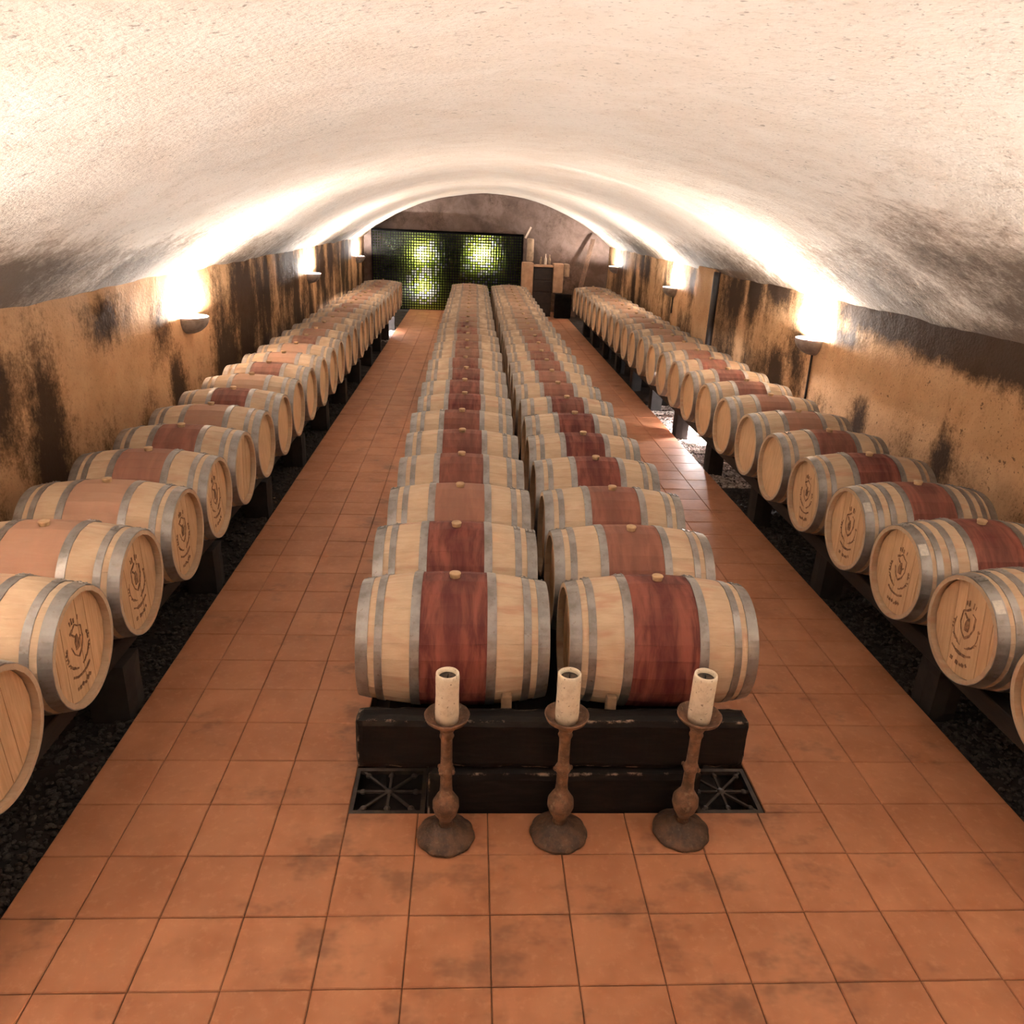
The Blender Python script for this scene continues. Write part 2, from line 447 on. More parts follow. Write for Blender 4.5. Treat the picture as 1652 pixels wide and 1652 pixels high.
# vault
XC, ZCROWN = .45, 3.34
HALF = (XR - XL)/2; SAG = ZCROWN - ZS
RV = (HALF*HALF + SAG*SAG)/(2*SAG); ZC = ZCROWN - RV
def vault_pt(a): return XC + RV*sin(a), ZC + RV*cos(a)
AM = math.asin(HALF/RV) + .012
def make_vault():
    na, ny = 110, 420; v = []; f = []; mo = []
    for j in range(ny+1):
        y = Y0 + (Y1-Y0)*j/ny
        for i in range(na+1):
            a = -AM + 2*AM*i/na
            x, z = vault_pt(a)
            d = .022*noise.fractal(Vector((x*.9, y*.9, z)), 1, 2, 5)
            v.append((x - d*sin(a), y, z - d*cos(a)))
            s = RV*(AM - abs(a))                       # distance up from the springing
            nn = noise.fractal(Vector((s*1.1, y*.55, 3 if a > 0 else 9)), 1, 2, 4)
            m = max(0.0, 1.0 - s/(1.35 if a > 0 else 1.1))*(.90 + .45*nn)*(1.0 if (a > 0 or y > 7) else .58)  # mould by the springing, painted stronger for the low light between lamps
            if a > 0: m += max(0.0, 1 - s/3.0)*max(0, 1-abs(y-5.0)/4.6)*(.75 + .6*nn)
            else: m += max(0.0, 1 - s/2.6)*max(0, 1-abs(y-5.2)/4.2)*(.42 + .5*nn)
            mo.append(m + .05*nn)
    for j in range(ny):
        for i in range(na):
            a = j*(na+1)+i; f.append((a, a+1, a+na+2, a+na+1))
    me = mesh('ceiling', v, f, True, VAULT)
    at = me.attributes.new('mold_shade', 'FLOAT', 'POINT'); at.data.foreach_set('value', mo)
    o = new_obj('ceiling', me)
    sl = o.modifiers.new('thickness', 'SOLIDIFY'); sl.thickness = .25; sl.offset = 1
    return struct(o)
vault = make_vault()

def end_wall(name, y, sgn, mat):
    nx, nz = 90, 46; v = []; f = []; mo = []
    for k in range(nz+1):
        z = -.25 + 3.85*k/nz
        for i in range(nx+1):
            x = XL - .15 + (XR - XL + .3)*i/nx
            v.append((x, y + .02*noise.fractal(Vector((x*1.4, z*1.4, y)), 1, 2, 4), z))
            mo.append(.18 + .34*noise.fractal(Vector((x*.8, z*.9, y+2)), 1, 2, 4))
    for k in range(nz):
        for i in range(nx):
            a = k*(nx+1)+i; q = (a, a+1, a+nx+2, a+nx+1)
            f.append(q if sgn < 0 else tuple(reversed(q)))
    me = mesh(name, v, f, True, mat)
    at = me.attributes.new('mold_shade', 'FLOAT', 'POINT'); at.data.foreach_set('value', mo)
    o = new_obj(name, me)
    sl = o.modifiers.new('thickness', 'SOLIDIFY'); sl.thickness = .25; sl.offset = -1
    return struct(o)
end_wall('wall_back', Y1, -1, WALL_B)
end_wall('wall_front', Y0, 1, WALL_R)

# floor: sub-floor with a sunken strip for the middle racks, tiles on top
b = MB()
TZ = -.008
for (x0, x1, y0, y1, z1) in [(FL, FR, Y0, RY0, TZ), (FL, RX0, RY0, Y1, TZ), (RX1, FR, RY0, Y1, TZ), (RX0, RX1, RY1, Y1, TZ)]:
    b.box(x0, x1, y0, y1, -.25, z1)
floor = struct(b.build('floor', GROUT))
b = MB(); b.box(RX0, RX1, RY0, RY1, -.32, -.22); struct(b.build('floor_pit', SOIL))

PX, PY, CX0, CY0 = .3395, .326, -.546, 2.7346
GAP = .0035
def tile_boxmesh(w, h):
    m = MB(); c = .004; t = .012; e = .0
    v = []
    for (ins, z) in [(0, -t), (0, -c), (c, 0)]:
        v += [(-w/2+ins, -h/2+ins, z), (w/2-ins, -h/2+ins, z), (w/2-ins, h/2-ins, z), (-w/2+ins, h/2-ins, z)]
    f = []
    for L in range(2):
        for k in range(4):
            k2 = (k+1) % 4; f.append((L*4+k, L*4+k2, L*4+4+k2, L*4+4+k))
    f.append((8, 9, 10, 11))
    return v, f
tiles = []
for i in range(-4, 11):
    for j in range(-30, 68):
        x0 = CX0 + i*PX; x1 = x0 + PX; y0 = CY0 + j*PY; y1 = y0 + PY
        x0 = max(x0, FL); x1 = min(x1, FR); y1 = min(y1, Y1)
        if x1 - x0 < .03 or y1 - y0 < .03: continue
        if x1 > RX0 + .02 and x0 < RX1 - .02 and y1 > RY0 + .02 and y0 < RY1 - .02:
            if y0 < RY0 - .05: tiles.append((x0, x1, y0, RY0)); y0 = RY0
            elif y1 > RY1 + .05: tiles.append((x0, x1, RY1, y1)); y1 = RY1
            if x0 < RX0 - .05: x1 = RX0
            elif x1 > RX1 + .05: x0 = RX1
            else: continue
            if x1 - x0 < .03 or y1 - y0 < .03: continue
        tiles.append((x0, x1, y0, y1))
def vis(t):
    p = Vector(((t[0]+t[1])/2, (t[2]+t[3])/2, 0)) - Vector((0, 0, 2.75)); d = p.dot(FW)
    if d < .1: return None
    u, w = 826 + F_PX*p.dot(R2)/d, 826 - F_PX*p.dot(U2)/d
    return d if (-60 < u < 1712 and w < 1720) else None
seen = sorted([(vis(t), t) for t in tiles if vis(t)], key=lambda q: q[0])
near = set(t for _, t in seen[:300])
cache = {}
rest = MB()
for t in tiles:
    w, h = round(t[1]-t[0]-GAP, 4), round(t[3]-t[2]-GAP, 4)
    cx, cy = (t[0]+t[1])/2, (t[2]+t[3])/2
    tx, ty, dz = rnd.uniform(-.004, .004), rnd.uniform(-.004, .004), rnd.uniform(-.0012, .0012)
    if t in near:
        if (w, h) not in cache:
            v, f = tile_boxmesh(w, h); cache[(w, h)] = mesh('floor_tile', v, f, False, TILE)
        o = new_obj('floor_tile', cache[(w, h)], None, floor, (cx, cy, dz)); o.rotation_euler = (tx, ty, rnd.uniform(-.004, .004))
    else:
        v, f = tile_boxmesh(w, h); rest.add([(p[0]+cx, p[1]+cy, p[2]+dz + p[0]*ty - p[1]*tx) for p in v], f)
o = rest.build('floor_tile', TILE, floor); o['kind'] = 'stuff'

# gravel beds along both walls
def bed(name, x0, x1):
    nx, ny = 20, 420; v = []; f = []
    for j in range(ny+1):
        y = Y0 + (Y1-Y0)*j/ny
        for i in range(nx+1):
            x = x0 + (x1-x0)*i/nx
            v.append((x, y, BED + .022*noise.fractal(Vector((x*4, y*4, 0)), 1, 2, 3)))
    for j in range(ny):
        for i in range(nx):
            a = j*(nx+1)+i; f.append((a, a+1, a+nx+2, a+nx+1))
    return struct(new_obj(name, mesh(name, v, f, True, SOIL)))
bed('floor_trough_left', XL, FL + .01)
bed('floor_trough_right', FR - .01, XR)
ICO = None
def pebbles(name, x0, x1, ya, yb, n, label, mat=None, pw=1.6):
    bm = bmesh.new(); bmesh.ops.create_icosphere(bm, subdivisions=1, radius=1.0)
    bv = [v.co.copy() for v in bm.verts]; bf = [tuple(v.index for v in f.verts) for f in bm.faces]; bm.free()
    m = MB()
    for _ in range(n):
        y = ya + (yb-ya)*rnd.random()**pw; x = rnd.uniform(x0, x1)
        r = rnd.uniform(.007, .02)
        z = BED + .022*noise.fractal(Vector((x*4, y*4, 0)), 1, 2, 3) + r*.35
        rz = rnd.uniform(0, pi); sx, sy, sz = r*rnd.uniform(.8, 1.4), r*rnd.uniform(.7, 1.1), r*rnd.uniform(.5, .8)
        m.add([(x + p.x*sx*cos(rz) - p.y*sy*sin(rz), y + p.x*sx*sin(rz) + p.y*sy*cos(rz), z + p.z*sz) for p in bv], bf)
    o = m.build(name, mat or PEBBLE); tag(o, label, 'gravel', None, 'stuff'); return o
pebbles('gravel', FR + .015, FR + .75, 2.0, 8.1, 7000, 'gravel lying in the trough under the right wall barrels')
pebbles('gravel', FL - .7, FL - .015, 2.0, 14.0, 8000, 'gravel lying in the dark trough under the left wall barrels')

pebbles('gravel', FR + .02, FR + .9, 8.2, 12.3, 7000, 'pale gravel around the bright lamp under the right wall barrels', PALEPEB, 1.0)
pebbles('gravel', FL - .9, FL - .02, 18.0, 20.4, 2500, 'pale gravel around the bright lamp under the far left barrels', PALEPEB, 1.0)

# ------------------------------------------------------------------ barrels
L, RB, RH = .94, .345, .293
def prof(x): return RB - (RB-RH)*(2*x/L)**2
NST = 26
random_w = [rnd.uniform(.75, 1.3) for _ in range(NST)]
tot = sum(random_w); EDGE = [0.0]
for w in random_w: EDGE.append(EDGE[-1] + 2*pi*w/tot)
# turn so that the bung sits in the middle of a stave on top
shift = pi/2 - (EDGE[0] + EDGE[1])/2
EDGE = [e + shift for e in EDGE]
XS = [-L/2 + L*k/12 for k in range(13)]
def ring_pt(x, r, a): return (x, r*cos(a), r*sin(a))

def stave_mesh(k):
    a0, a1 = EDGE[k] + .0004, EDGE[k+1] - .0004
    A = [a0, a0 + .006, a1 - .006, a1]; dr = [-.0007, 0, 0, -.0007]
    v = []; f = []
    for x in XS:
        for a, d in zip(A, dr): v.append(ring_pt(x, prof(x)+d, a))
        v.append(ring_pt(x, prof(x)-.024, a1)); v.append(ring_pt(x, prof(x)-.024, a0))
    n = 6
    for j in range(len(XS)-1):
        for i in range(n):
            i2 = (i+1) % n; f.append((j*n+i, j*n+i2, (j+1)*n+i2, (j+1)*n+i))
    f.append(tuple(reversed(range(n)))); f.append(tuple((len(XS)-1)*n+i for i in range(n)))
    me = mesh('stave', v, f, True, OAK); me.set_sharp_from_angle(angle=math.radians(22)); return me
STAVES = [stave_mesh(k) for k in range(NST)]

def body_mesh():
    v = []; f = []
    A = []; D = []
    for k in range(NST):
        a0, a1 = EDGE[k], EDGE[k+1]
        A += [a0, a0 + .008, a1 - .008]; D += [-.0015, 0, 0]
    n = len(A)
    secs = [(-L/2 + .035, RH-.024, True), (-L/2, RH-.024, True)] + [(x, None, False) for x in XS] + [(L/2, RH-.024, True), (L/2 - .035, RH-.024, True)]
    for x, r, flat in secs:
        for a, d in zip(A, D):
            v.append(ring_pt(x, (r if flat else prof(x)+d), a))
    for j in range(len(secs)-1):
        for i in range(n):
            i2 = (i+1) % n; f.append((j*n+i, j*n+i2, (j+1)*n+i2, (j+1)*n+i))
    me = mesh('stave_shell', v, f, True, OAK); me.set_sharp_from_angle(angle=math.radians(22)); return me
BODY = body_mesh()

def hoop_mesh(u0, u1, name):
    """u from the left end; a flat band riveted where its ends overlap on top"""
    m = MB(); n = 64
    x0, x1 = -L/2 + u0, -L/2 + u1
    secs = [(x0, -.004), (x0, .0028), (x1, .0028), (x1, -.004)]
    v = []
    for x, d in secs:
        for k in range(n): v.append(ring_pt(x, prof(x)+d, 2*pi*k/n))
    f = []
    for j in range(3):
        for k in range(n):
            k2 = (k+1) % n; f.append((j*n+k, j*n+k2, (j+1)*n+k2, (j+1)*n+k))
    m.add(v, f, False)
    a0, a1 = pi/2 - .42, pi/2 - .22         # overlap, toward the front of the top
    v = []
    for x in (x0, x1):
        for k in range(5): v.append(ring_pt(x, prof(x)+.0028, a0+(a1-a0)*k/4))
    for x in (x0, x1):
        for k in range(5): v.append(ring_pt(x, prof(x)+.006, a0+(a1-a0)*k/4))
    f = [(10+k, 11+k, 16+k, 15+k) for k in range(4)] + [(k, k+1, 11+k, 10+k) for k in range(4)] + [(5+k, 15+k, 16+k, 6+k) for k in range(4)]
    f += [(0, 10, 15, 5), (4, 9, 19, 14)]
    m.add(v, f)
    xm = (x0+x1)/2
    for aa in (a0+.05, a1-.05):
        for xx in ((xm,) if u1-u0 < .045 else (xm-.014, xm+.014)):
            c = Vector(ring_pt(xx, prof(xx)+.006, aa)); nrm = Vector((0, cos(aa), sin(aa)))
            q = nrm.to_track_quat('Z', 'X').to_matrix().to_4x4(); q.translation = c
            m.lathe([(.006, -.001), (.005, .003), (.002, .0045)], 8, q)
    return m.mesh(name, HOOP)
HU6 = [(.001, .060), (.092, .130), (.262, .308)]
HU8 = [(.001, .060), (.085, .122), (.165, .205), (.272, .315)]
def hoops(H): return [hoop_mesh(a, b, 'hoop') for a, b in H] + [hoop_mesh(L-b, L-a, 'hoop') for a, b in H]
HOOP6, HOOP8 = hoops(HU6), hoops(HU8)

RHI = RH - .0235
def head_mesh(s):
    m = MB(); n = 48; x = s*(L/2 - .036)
    v = [(x, RHI*cos(2*pi*k/n), RHI*sin(2*pi*k/n)) for k in range(n)] + [(x - s*.02, RHI*cos(2*pi*k/n), RHI*sin(2*pi*k/n)) for k in range(n)]
    f = [tuple(range(n)) if s > 0 else tuple(reversed(range(n))), tuple(range(n, 2*n)) if s < 0 else tuple(reversed(range(n, 2*n)))]
    for k in range(n):
        k2 = (k+1) % n; f.append((k, n+k, n+k2, k2) if s > 0 else (k, k2, n+k2, n+k))
    m.add(v, f); return m.mesh('head', OAKHEAD)
HEAD = {s: head_mesh(s) for s in (-1, 1)}
BW = [-1, -.72, -.45, -.14, .13, .42, .70, 1]
def board_mesh(s, k):
    a, bb = BW[k]*RHI + .0012, BW[k+1]*RHI - .0012
    if k == 0: a = -RHI
    if k == 6: bb = RHI
    pts = []
    ys = [a + (bb-a)*i/5 for i in range(6)]
    top = [(y, sqrt(max(0, RHI*RHI - y*y))) for y in ys]
    poly = top + [(y, -z) for y, z in reversed(top)]
    out = []
    for p in poly:
        if not out or (abs(p[0]-out[-1][0]) + abs(p[1]-out[-1][1]) > 1e-6): out.append(p)
    n = len(out); x = s*(L/2 - .036 + .0015*((k*7) % 3 - 1)); x2 = s*(L/2 - .056)
    v = [(x, y, z) for y, z in out] + [(x2, y, z) for y, z in out]
    f = [tuple(range(n)), tuple(reversed(range(n, 2*n)))]
    for i in range(n): f.append((i, n+i, n+(i+1) % n, (i+1) % n))
    me = mesh('head_board', v, f, False, OAKHEAD)
    bm = bmesh.new(); bm.from_mesh(me); bmesh.ops.remove_doubles(bm, verts=bm.verts, dist=1e-5); bmesh.ops.recalc_face_normals(bm, faces=bm.faces); bm.to_mesh(me); bm.free()
    return me
BOARD = {(s, k): board_mesh(s, k) for s in (-1, 1) for k in range(7)}

def bung_mesh():
    m = MB(); m.lathe([(.024, RB-.02), (.026, RB+.004), (.030, RB+.018), (.028, RB+.022)], 16)
    return m.mesh('bung', BUNG)
BUNGM = bung_mesh()

def brand_mesh(s, var):
    """burnt crest on a barrel head: a shield with a small figure, a wreath and rows of marks"""
    m = MB(); r = random.Random(20 + var); x = s*(L/2 - .0335)
    def quad(pts):
        n = len(pts)
        v = [(x, p[0]*-s, p[1]) for p in pts] + [(x - s*.0022, p[0]*-s, p[1]) for p in pts]
        f = [tuple(range(n)), tuple(reversed(range(n, 2*n)))] + [(i, n+i, n+(i+1) % n, (i+1) % n) for i in range(n)]
        m.add(v, f)
    def stroke(a, b, w):
        a = Vector(a)*1.18; b = Vector(b)*1.18; w *= 1.5*r.uniform(.7, 1.3)
        if r.random() < .12: return
        d = (b-a).normalized(); o = Vector((-d.y, d.x))*w/2
        quad([a-o, b-o, b+o, a+o])
    def path(ps, w):
        for i in range(len(ps)-1): stroke(ps[i], ps[i+1], w*r.uniform(.6, 1.2))
    # shield outline
    sh = [(-.045, .075), (-.048, .02), (-.03, -.02), (0, -.045), (.03, -.02), (.048, .02), (.045, .075), (.02, .085), (0, .10), (-.02, .085), (-.045, .075)]
    path(sh, .007)
    # figure on the shield
    quad([(-.018, -.01), (.016, -.012), (.02, .03), (.006, .062), (-.008, .066), (-.02, .028)])
    stroke((.01, .05), (.03, .068), .008); stroke((-.012, .02), (-.034, .035), .006)
    # crown of points above
    for k in range(5): stroke((-.03+.015*k, .108), (-.034+.017*k, .128 + (.008 if k % 2 else 0)), .005)
    # wreath
    for sg in (-1, 1):
        arc = [(sg*.085*cos(t), -.005 + .085*sin(t)) for t in [(-1.35 + .22*i) for i in range(9)]]
        path(arc, .005)
        for i, p in enumerate(arc[1:]):
            q = Vector(p); stroke(q, q + Vector((sg*.014, .014 - .003*i)), .007)
    # ribbon below and a short row of ticks near the bottom rim
    path([(-.07, -.105), (-.035, -.122), (0, -.126), (.035, -.122), (.07, -.105)], .010)
    for k in range(6):
        t = -.35 + .12*k; c = Vector((.175*sin(t), -.175*cos(t)))
        stroke(c, c + Vector((r.uniform(.010, .020), r.uniform(-.004, .012))), .012)
    me = m.mesh('brand_mark', BURN)
    bm = bmesh.new(); bm.from_mesh(me); bmesh.ops.recalc_face_normals(bm, faces=bm.faces); bm.to_mesh(me); bm.free()
    return me
BRAND = {(s, k): brand_mesh(s, k) for s in (-1, 1) for k in range(2)}

def sticker_mesh(s):
    m = MB(); x1 = s*(L/2 - .006); x0 = s*(L/2 - .052); v = []
    a0, a1 = pi/2 + (.55), pi/2 + .80
    for d in (.0032, .0042):
        for x in (x0, x1):
            for k in range(5): v.append(ring_pt(x, prof(x)+d, a0+(a1-a0)*k/4))
    f = [(10+k, 11+k, 16+k, 15+k) for k in range(4)] + [(k, 5+k, 6+k, k+1) for k in range(4)] + [(0, 10, 15, 5), (4, 9, 19, 14)]
    f += [(k, k+1, 11+k, 10+k) for k in range(4)] + [(5+k, 15+k, 16+k, 6+k) for k in range(4)]
    m.add(v, f); return m.mesh('sticker', STICKER)
STICK = {s: sticker_mesh(s) for s in (-1, 1)}

def barrel(x, y, zc, side, colr, staves=False, boards=False, brand=None, h8=False, sticker=False, roll=0.0, headrot=0.0, label='', group='', rotz=0.0):
    root = empty('wine_barrel', (x, y, zc - RB), rotz)
    tag(root, label, 'barrel', group)
    def part(name, me, rx=0.0, c=None):
        o = bpy.data.objects.new(name, me); col.objects.link(o); o.parent = root
        o.location = (0, 0, RB); o.rotation_euler = (rx, 0, 0)
        o.color = c or colr
        return o
    if staves:
        for k in range(NST): part('stave', STAVES[k], roll)
    else: part('stave_shell', BODY, roll)
    for me in (HOOP8 if h8 else HOOP6): part('hoop', me, roll + rnd.uniform(-.5, .25))
    bu = part('bung', BUNGM, roll)
    hc = (0, colr[1]*.8, colr[2]*.2, colr[3])
    for s in (-1, 1):
        if boards and s == side:
            for k in range(7):
                part('head_board', BOARD[(s, k)], headrot, (0, min(1, max(0, hc[1] + rnd.uniform(-.18, .22))), hc[2], rnd.random()))
        else: part('head', HEAD[s], headrot, hc)
    if brand is not None: part('brand_mark', BRAND[(side, brand)], headrot*.3)
    if sticker: part('sticker', STICK[side], 0)
    return root

ORD = ['', 'first', 'second', 'third', 'fourth', 'fifth', 'sixth', 'seventh', 'eighth', 'ninth', 'tenth', 'eleventh', 'twelfth', 'thirteenth', 'fourteenth', 'fifteenth',
       'sixteenth', 'seventeenth', 'eighteenth', 'nineteenth', 'twentieth', 'twenty-first', 'twenty-second', 'twenty-third', 'twenty-fourth', 'twenty-fifth', 'twenty-sixth', 'twenty-seventh', 'twenty-eighth', 'twenty-ninth', 'thirtieth', 'thirty-first', 'thirty-second']
def desc(st): return 'with deep wine-red belly' if st > .8 else ('with reddish-brown belly' if st > .5 else 'with faintly stained belly')

ST1 = [.86, .97, .55, .68, .70, .66, .85, .80, .88, .85, .80, .72, .66, .80, .82, .62, .5, .45]
ST2 = [1.0, .60, .62, .88, .97, .85, .78, .62, .60, .72, .75, .60, .66, .60, .55, .5, .45, .4]
ZCEN = .695
for r, (bx, ST, nm) in enumerate([(-.052, ST1, 'left'), (.985, ST2, 'right')]):
    for k in range(26):
        y = 3.498 + .707*k
        st = ST[k] if k < len(ST) else rnd.uniform(.30, .45)
        fd = min(1, max(0, (k-5)/10))
        c = (st, rnd.uniform(0, .25) + .18*fd, .08 + .75*fd, rnd.random())
        barrel(bx + rnd.uniform(-.012, .012)*(k > 0), y, ZCEN, 1 if r == 0 else -1, c, staves=(k < 3), boards=(k == 0), roll=rnd.uniform(-.06, .06), headrot=rnd.uniform(-.4, .4),
               label=f'{ORD[k+1]} oak barrel behind the candlesticks in the {nm} centre row, {desc(st)}', group=f'barrels in the {nm} centre row', rotz=rnd.uniform(-.006, .006))

ZSL, ZSR, HXL, HXR = .747, .772, -1.797, 2.673     # axis heights and head planes of the wall rows
STL = [.35, .15, .42, .40, .55, .62, .45, .70, .32, .68, .45, .40, .72, .55]
STR = [.6, .60, .75, .72, .85, .66, .50, .55, .70, .80, .72, .60]
for j in range(32):
    k = j - 2
    y = 3.975 + .693*k
    if y > 20.95: break
    st = STL[j] if j < len(STL) else rnd.uniform(.3, .6)
    fd = min(1, max(0, (k-5)/9))
    c = (st, rnd.uniform(.05, .2) if k == -1 else rnd.uniform(.25, .55), .12 + .6*fd, rnd.random())
    hd = 'branded head' if -1 <= k <= 2 else 'plain head'
    barrel(HXL - L/2 + rnd.uniform(-.010, .010), y, ZSL, 1, c, staves=(k <= 1), boards=(k <= 3), brand=(k % 2 if -1 <= k <= 2 else None), roll=rnd.uniform(-.10, .10),
           headrot=rnd.uniform(-.25, .25), label=f'{ORD[j+1]} oak barrel from the camera along the left wall, {hd}', group='barrels along the left wall', rotz=rnd.uniform(-.005, .005))
for j in range(32):
    k = j - 1
    y = 3.516 + .712*k
    if y > 21.2: break
    st = STR[j] if j < len(STR) else rnd.uniform(.35, .65)
    fd = min(1, max(0, (k-6)/9))
    c = (st, rnd.uniform(.45, .75) if k < 4 else rnd.uniform(.2, .5), .12 + .6*fd, rnd.random())  # near ones: browner wood, with the dimmer light there darkened into the tone
    hd = 'branded head' if 0 <= k <= 3 else 'plain head'
    barrel(HXR + L/2 + rnd.uniform(-.010, .010), y, ZSR, -1, c, staves=(k <= 1), boards=(k <= 3), brand=(k % 2 if 0 <= k <= 3 else None), h8=(k <= 2), sticker=(k in (0, 1, 2)), roll=rnd.uniform(-.10, .10),
           headrot=rnd.uniform(-.25, .25), label=f'{ORD[j+1]} oak barrel from the camera along the right wall, {hd}', group='barrels along the right wall', rotz=rnd.uniform(-.005, .005))

# ------------------------------------------------------------------ what the barrels rest on
RTS = {}
for nm, xc, s, zs in (('left', HXL - L/2, 1, ZSL), ('right', HXR + L/2, -1, ZSR)):
    RT = RTS[nm] = zs - prof(.27) - .0005
    for w, dx in (('aisle', .27*s), ('wall', -.27*s)):
        o = rough_box('barrel_rail', xc+dx-.05, xc+dx+.05, 1.9, 21.3, RT-.11, RT, RAILWOOD, .0, .4, bev=.0)
        bevel(o, .006, 1)
        tag(o, f'long dark wooden rail on the {w} side under the {nm} wall barrels', 'rail', 'rails under the wall barrels')
    ys = [10.35 + 1.60*i for i in range(-5, 7)] if s < 0 else [3.9 + 1.60*i for i in range(-1, 11)]
    for n, y in enumerate(ys):
        for w, xa, xb in (('aisle', xc + s*.27 - .11, xc + s*.27 + .11), ('wall', xc - s*.27 - .11, xc - s*.27 + .11)):
            if w == 'aisle': xa, xb = (2.87, 3.06) if s < 0 else (xa - .03, -1.90)
            o = rough_box('support_block', xa, xb, y-.11, y+.11, BED-.03, RT-.111, CONC, .005, .08, bev=.012, seed=y)
            tag(o, f'{ORD[n+1]} dark support block from the camera under the {nm} {w}-side rail', 'block', f'blocks under the {nm} wall rails')
RC = ZCEN - prof(.27) - .0005
for nm, bx in (('left', -.052), ('right', .985)):
    for w, dx in (('left', -.27), ('right', .27)):
        o = rough_box('barrel_rail', bx+dx-.06, bx+dx+.06, 3.24, 21.6, RC-.12, RC, RAILWOOD, 0, .4, bev=0)
        bevel(o, .006, 1)
        tag(o, f'{w} dark wooden rail under the {nm} centre row of barrels', 'rail', 'rails under the centre barrels')
    o = rough_box('rack_plinth', bx-.36, bx+.36, 3.40, 21.5, -.22, RC-.121, CONC, .004, .35, bev=.01)
    tag(o, f'dark concrete plinth under the {nm} centre row of barrels', 'plinth', 'plinths under the centre barrels')

o = rough_box('front_beam', -.505, 1.395, 3.03, 3.155, .237, .522, BLACKWOOD, .008, .035, bev=.014, seed=3)
tag(o, 'thick black-painted beam across the front of the centre barrels', 'beam')
o = rough_box('front_beam', -.165, 1.185, 3.006, 3.17, -.22, .232, BLACKWOOD, .006, .035, bev=.010, seed=8)
tag(o, 'lower black beam under the front beam, between the two floor grates', 'beam')
for i, (x, w) in enumerate(((.215, .05), (.735, .048))):
    m = MB(); y0, y1, z0, z1 = 3.165, 3.225, .372, .56
    m.box(x-w/2, x+w/2, y0, y1, .25, z1)
    o = bevel(m.build('wooden_chock', WEDGE), .006)
    tag(o, ('small wooden chock under the front left centre barrel', 'small wooden chock under the front right centre barrel')[i], 'chock', 'chocks at the front beam')

# wheel-patterned floor grates
def grate(x0, x1, y0, y1, label):
    root = empty('floor_grate', ((x0+x1)/2, (y0+y1)/2, -.02)); cx, cy = (x1-x0)/2, (y1-y0)/2
    tag(root, label, 'grate', 'grates at the front beam')
    f = MB(); w = .022
    f.box(-cx, cx, -cy, -cy+w, -.012, .012); f.box(-cx, cx, cy-w, cy, -.012, .012); f.box(-cx, -cx+w, -cy+w, cy-w, -.012, .012); f.box(cx-w, cx, -cy+w, cy-w, -.012, .012)
    f.build('grate_frame', DARKIRON, root)
    for k in range(8):
        a = pi*k/4; m = MB()
        ex = min((cx-w)/max(1e-6, abs(cos(a))), (cy-w)/max(1e-6, abs(sin(a))))
        m.bar((.012*cos(a), .012*sin(a), 0), (ex*cos(a), ex*sin(a), 0), .012, .012)
        p = .82*ex; m.lathe([(.013, -.007), (.017, 0), (.013, .008)], 10, Matrix.Translation((p*cos(a), p*sin(a), 0)))
        m.build('spoke', DARKIRON, root)
    h = MB(); h.lathe([(.02, -.009), (.026, 0), (.018, .010)], 14); h.build('hub', DARKIRON, root)
grate(-.550, -.178, 3.004, 3.335, 'square iron floor grate with spokes left of the black beam')
grate(1.190, 1.530, 3.004, 3.335, 'square iron floor grate with spokes right of the black beam')
for x0, x1, lb in ((-.555, -.551, 'l'), ): pass

# a pale wedge under a near barrel on the left
m = MB(); m.add([(-.05, -.07, 0), (.05, -.07, 0), (.05, .07, 0), (-.05, .07, 0), (-.05, .07, .13), (.05, .07, .13)],
                [(0, 3, 2, 1), (0, 1, 5, 4), (1, 2, 5), (2, 3, 4, 5), (0, 4, 3)])
o = m.build('wooden_wedge', WEDGE, None, (-1.99, 3.63, RTS['left']))
tag(o, 'small wooden wedge on the rail between two near left barrels', 'wedge')

# ------------------------------------------------------------------ sconces
def sconce(x, y, s, label, cable=None):
    """s: +1 when the room lies toward +X; half bowl open upward against the wall"""
    ZR = 1.52; RBO = .235; H = .20
    root = empty('wall_sconce', (x, y, ZR - H)); tag(root, label, 'lamp', 'uplight bowls on the side walls')
    n, q = 28, 10; v = []; f = []
    for sh, off in ((0, 0.0), (1, .012)):
        for j in range(q+1):
            t = (pi/2)*j/q
            rr = max(.002, (RBO-off)*cos(t)); zz = H - (H-off)*sin(t)
            for k in range(n+1):
                a = -pi/2 + pi*k/n
                v.append((s*rr*cos(a)*1.04, rr*sin(a), zz))
    S = (q+1)*(n+1)
    for sh in (0, 1):
        for j in range(q):
            for k in range(n):
                a = sh*S + j*(n+1) + k; qd = (a, a+1, a+n+2, a+n+1)
                f.append(qd if (sh == 0) == (s < 0) else tuple(reversed(qd)))
    for k in range(n): f.append((k, S+k, S+k+1, k+1))
    me = mesh('bowl', v, f, True, SCON)
    bm = bmesh.new(); bm.from_mesh(me); bmesh.ops.recalc_face_normals(bm, faces=bm.faces); bm.to_mesh(me); bm.free()
    bw = new_obj('bowl', me, None, root)
    p = MB(); p.box(-.02 if s > 0 else -.012, .012 if s > 0 else .02, -.06, .06, .02, .16)
    p.build('wall_plate', SCON, root)
    g = MB(); g.lathe([(.012, -.05), (.026, -.02), (.030, .005), (.020, .03), (.006, .04)], 14, Matrix.Translation((s*.125, 0, H - .095)))
    g.build('bulb', BULB, root)
    if cable:
        c = MB(); c.tube([(s*.012, .02*i*0 + cable[0]*i/6, .03 - (cable[1])*i/6) for i in range(7)], .014, 8)
        c.build('cable', PIPE, root)
    ld = bpy.data.lights.new('sconce_light', 'POINT'); ld.energy = SCONCE_W; ld.color = SCONCE_COL; ld.shadow_soft_size = .03
    lo = bpy.data.objects.new('sconce_light', ld); col.objects.link(lo); lo.parent = root; lo.location = (s*.125, 0, H - .018)
    return root
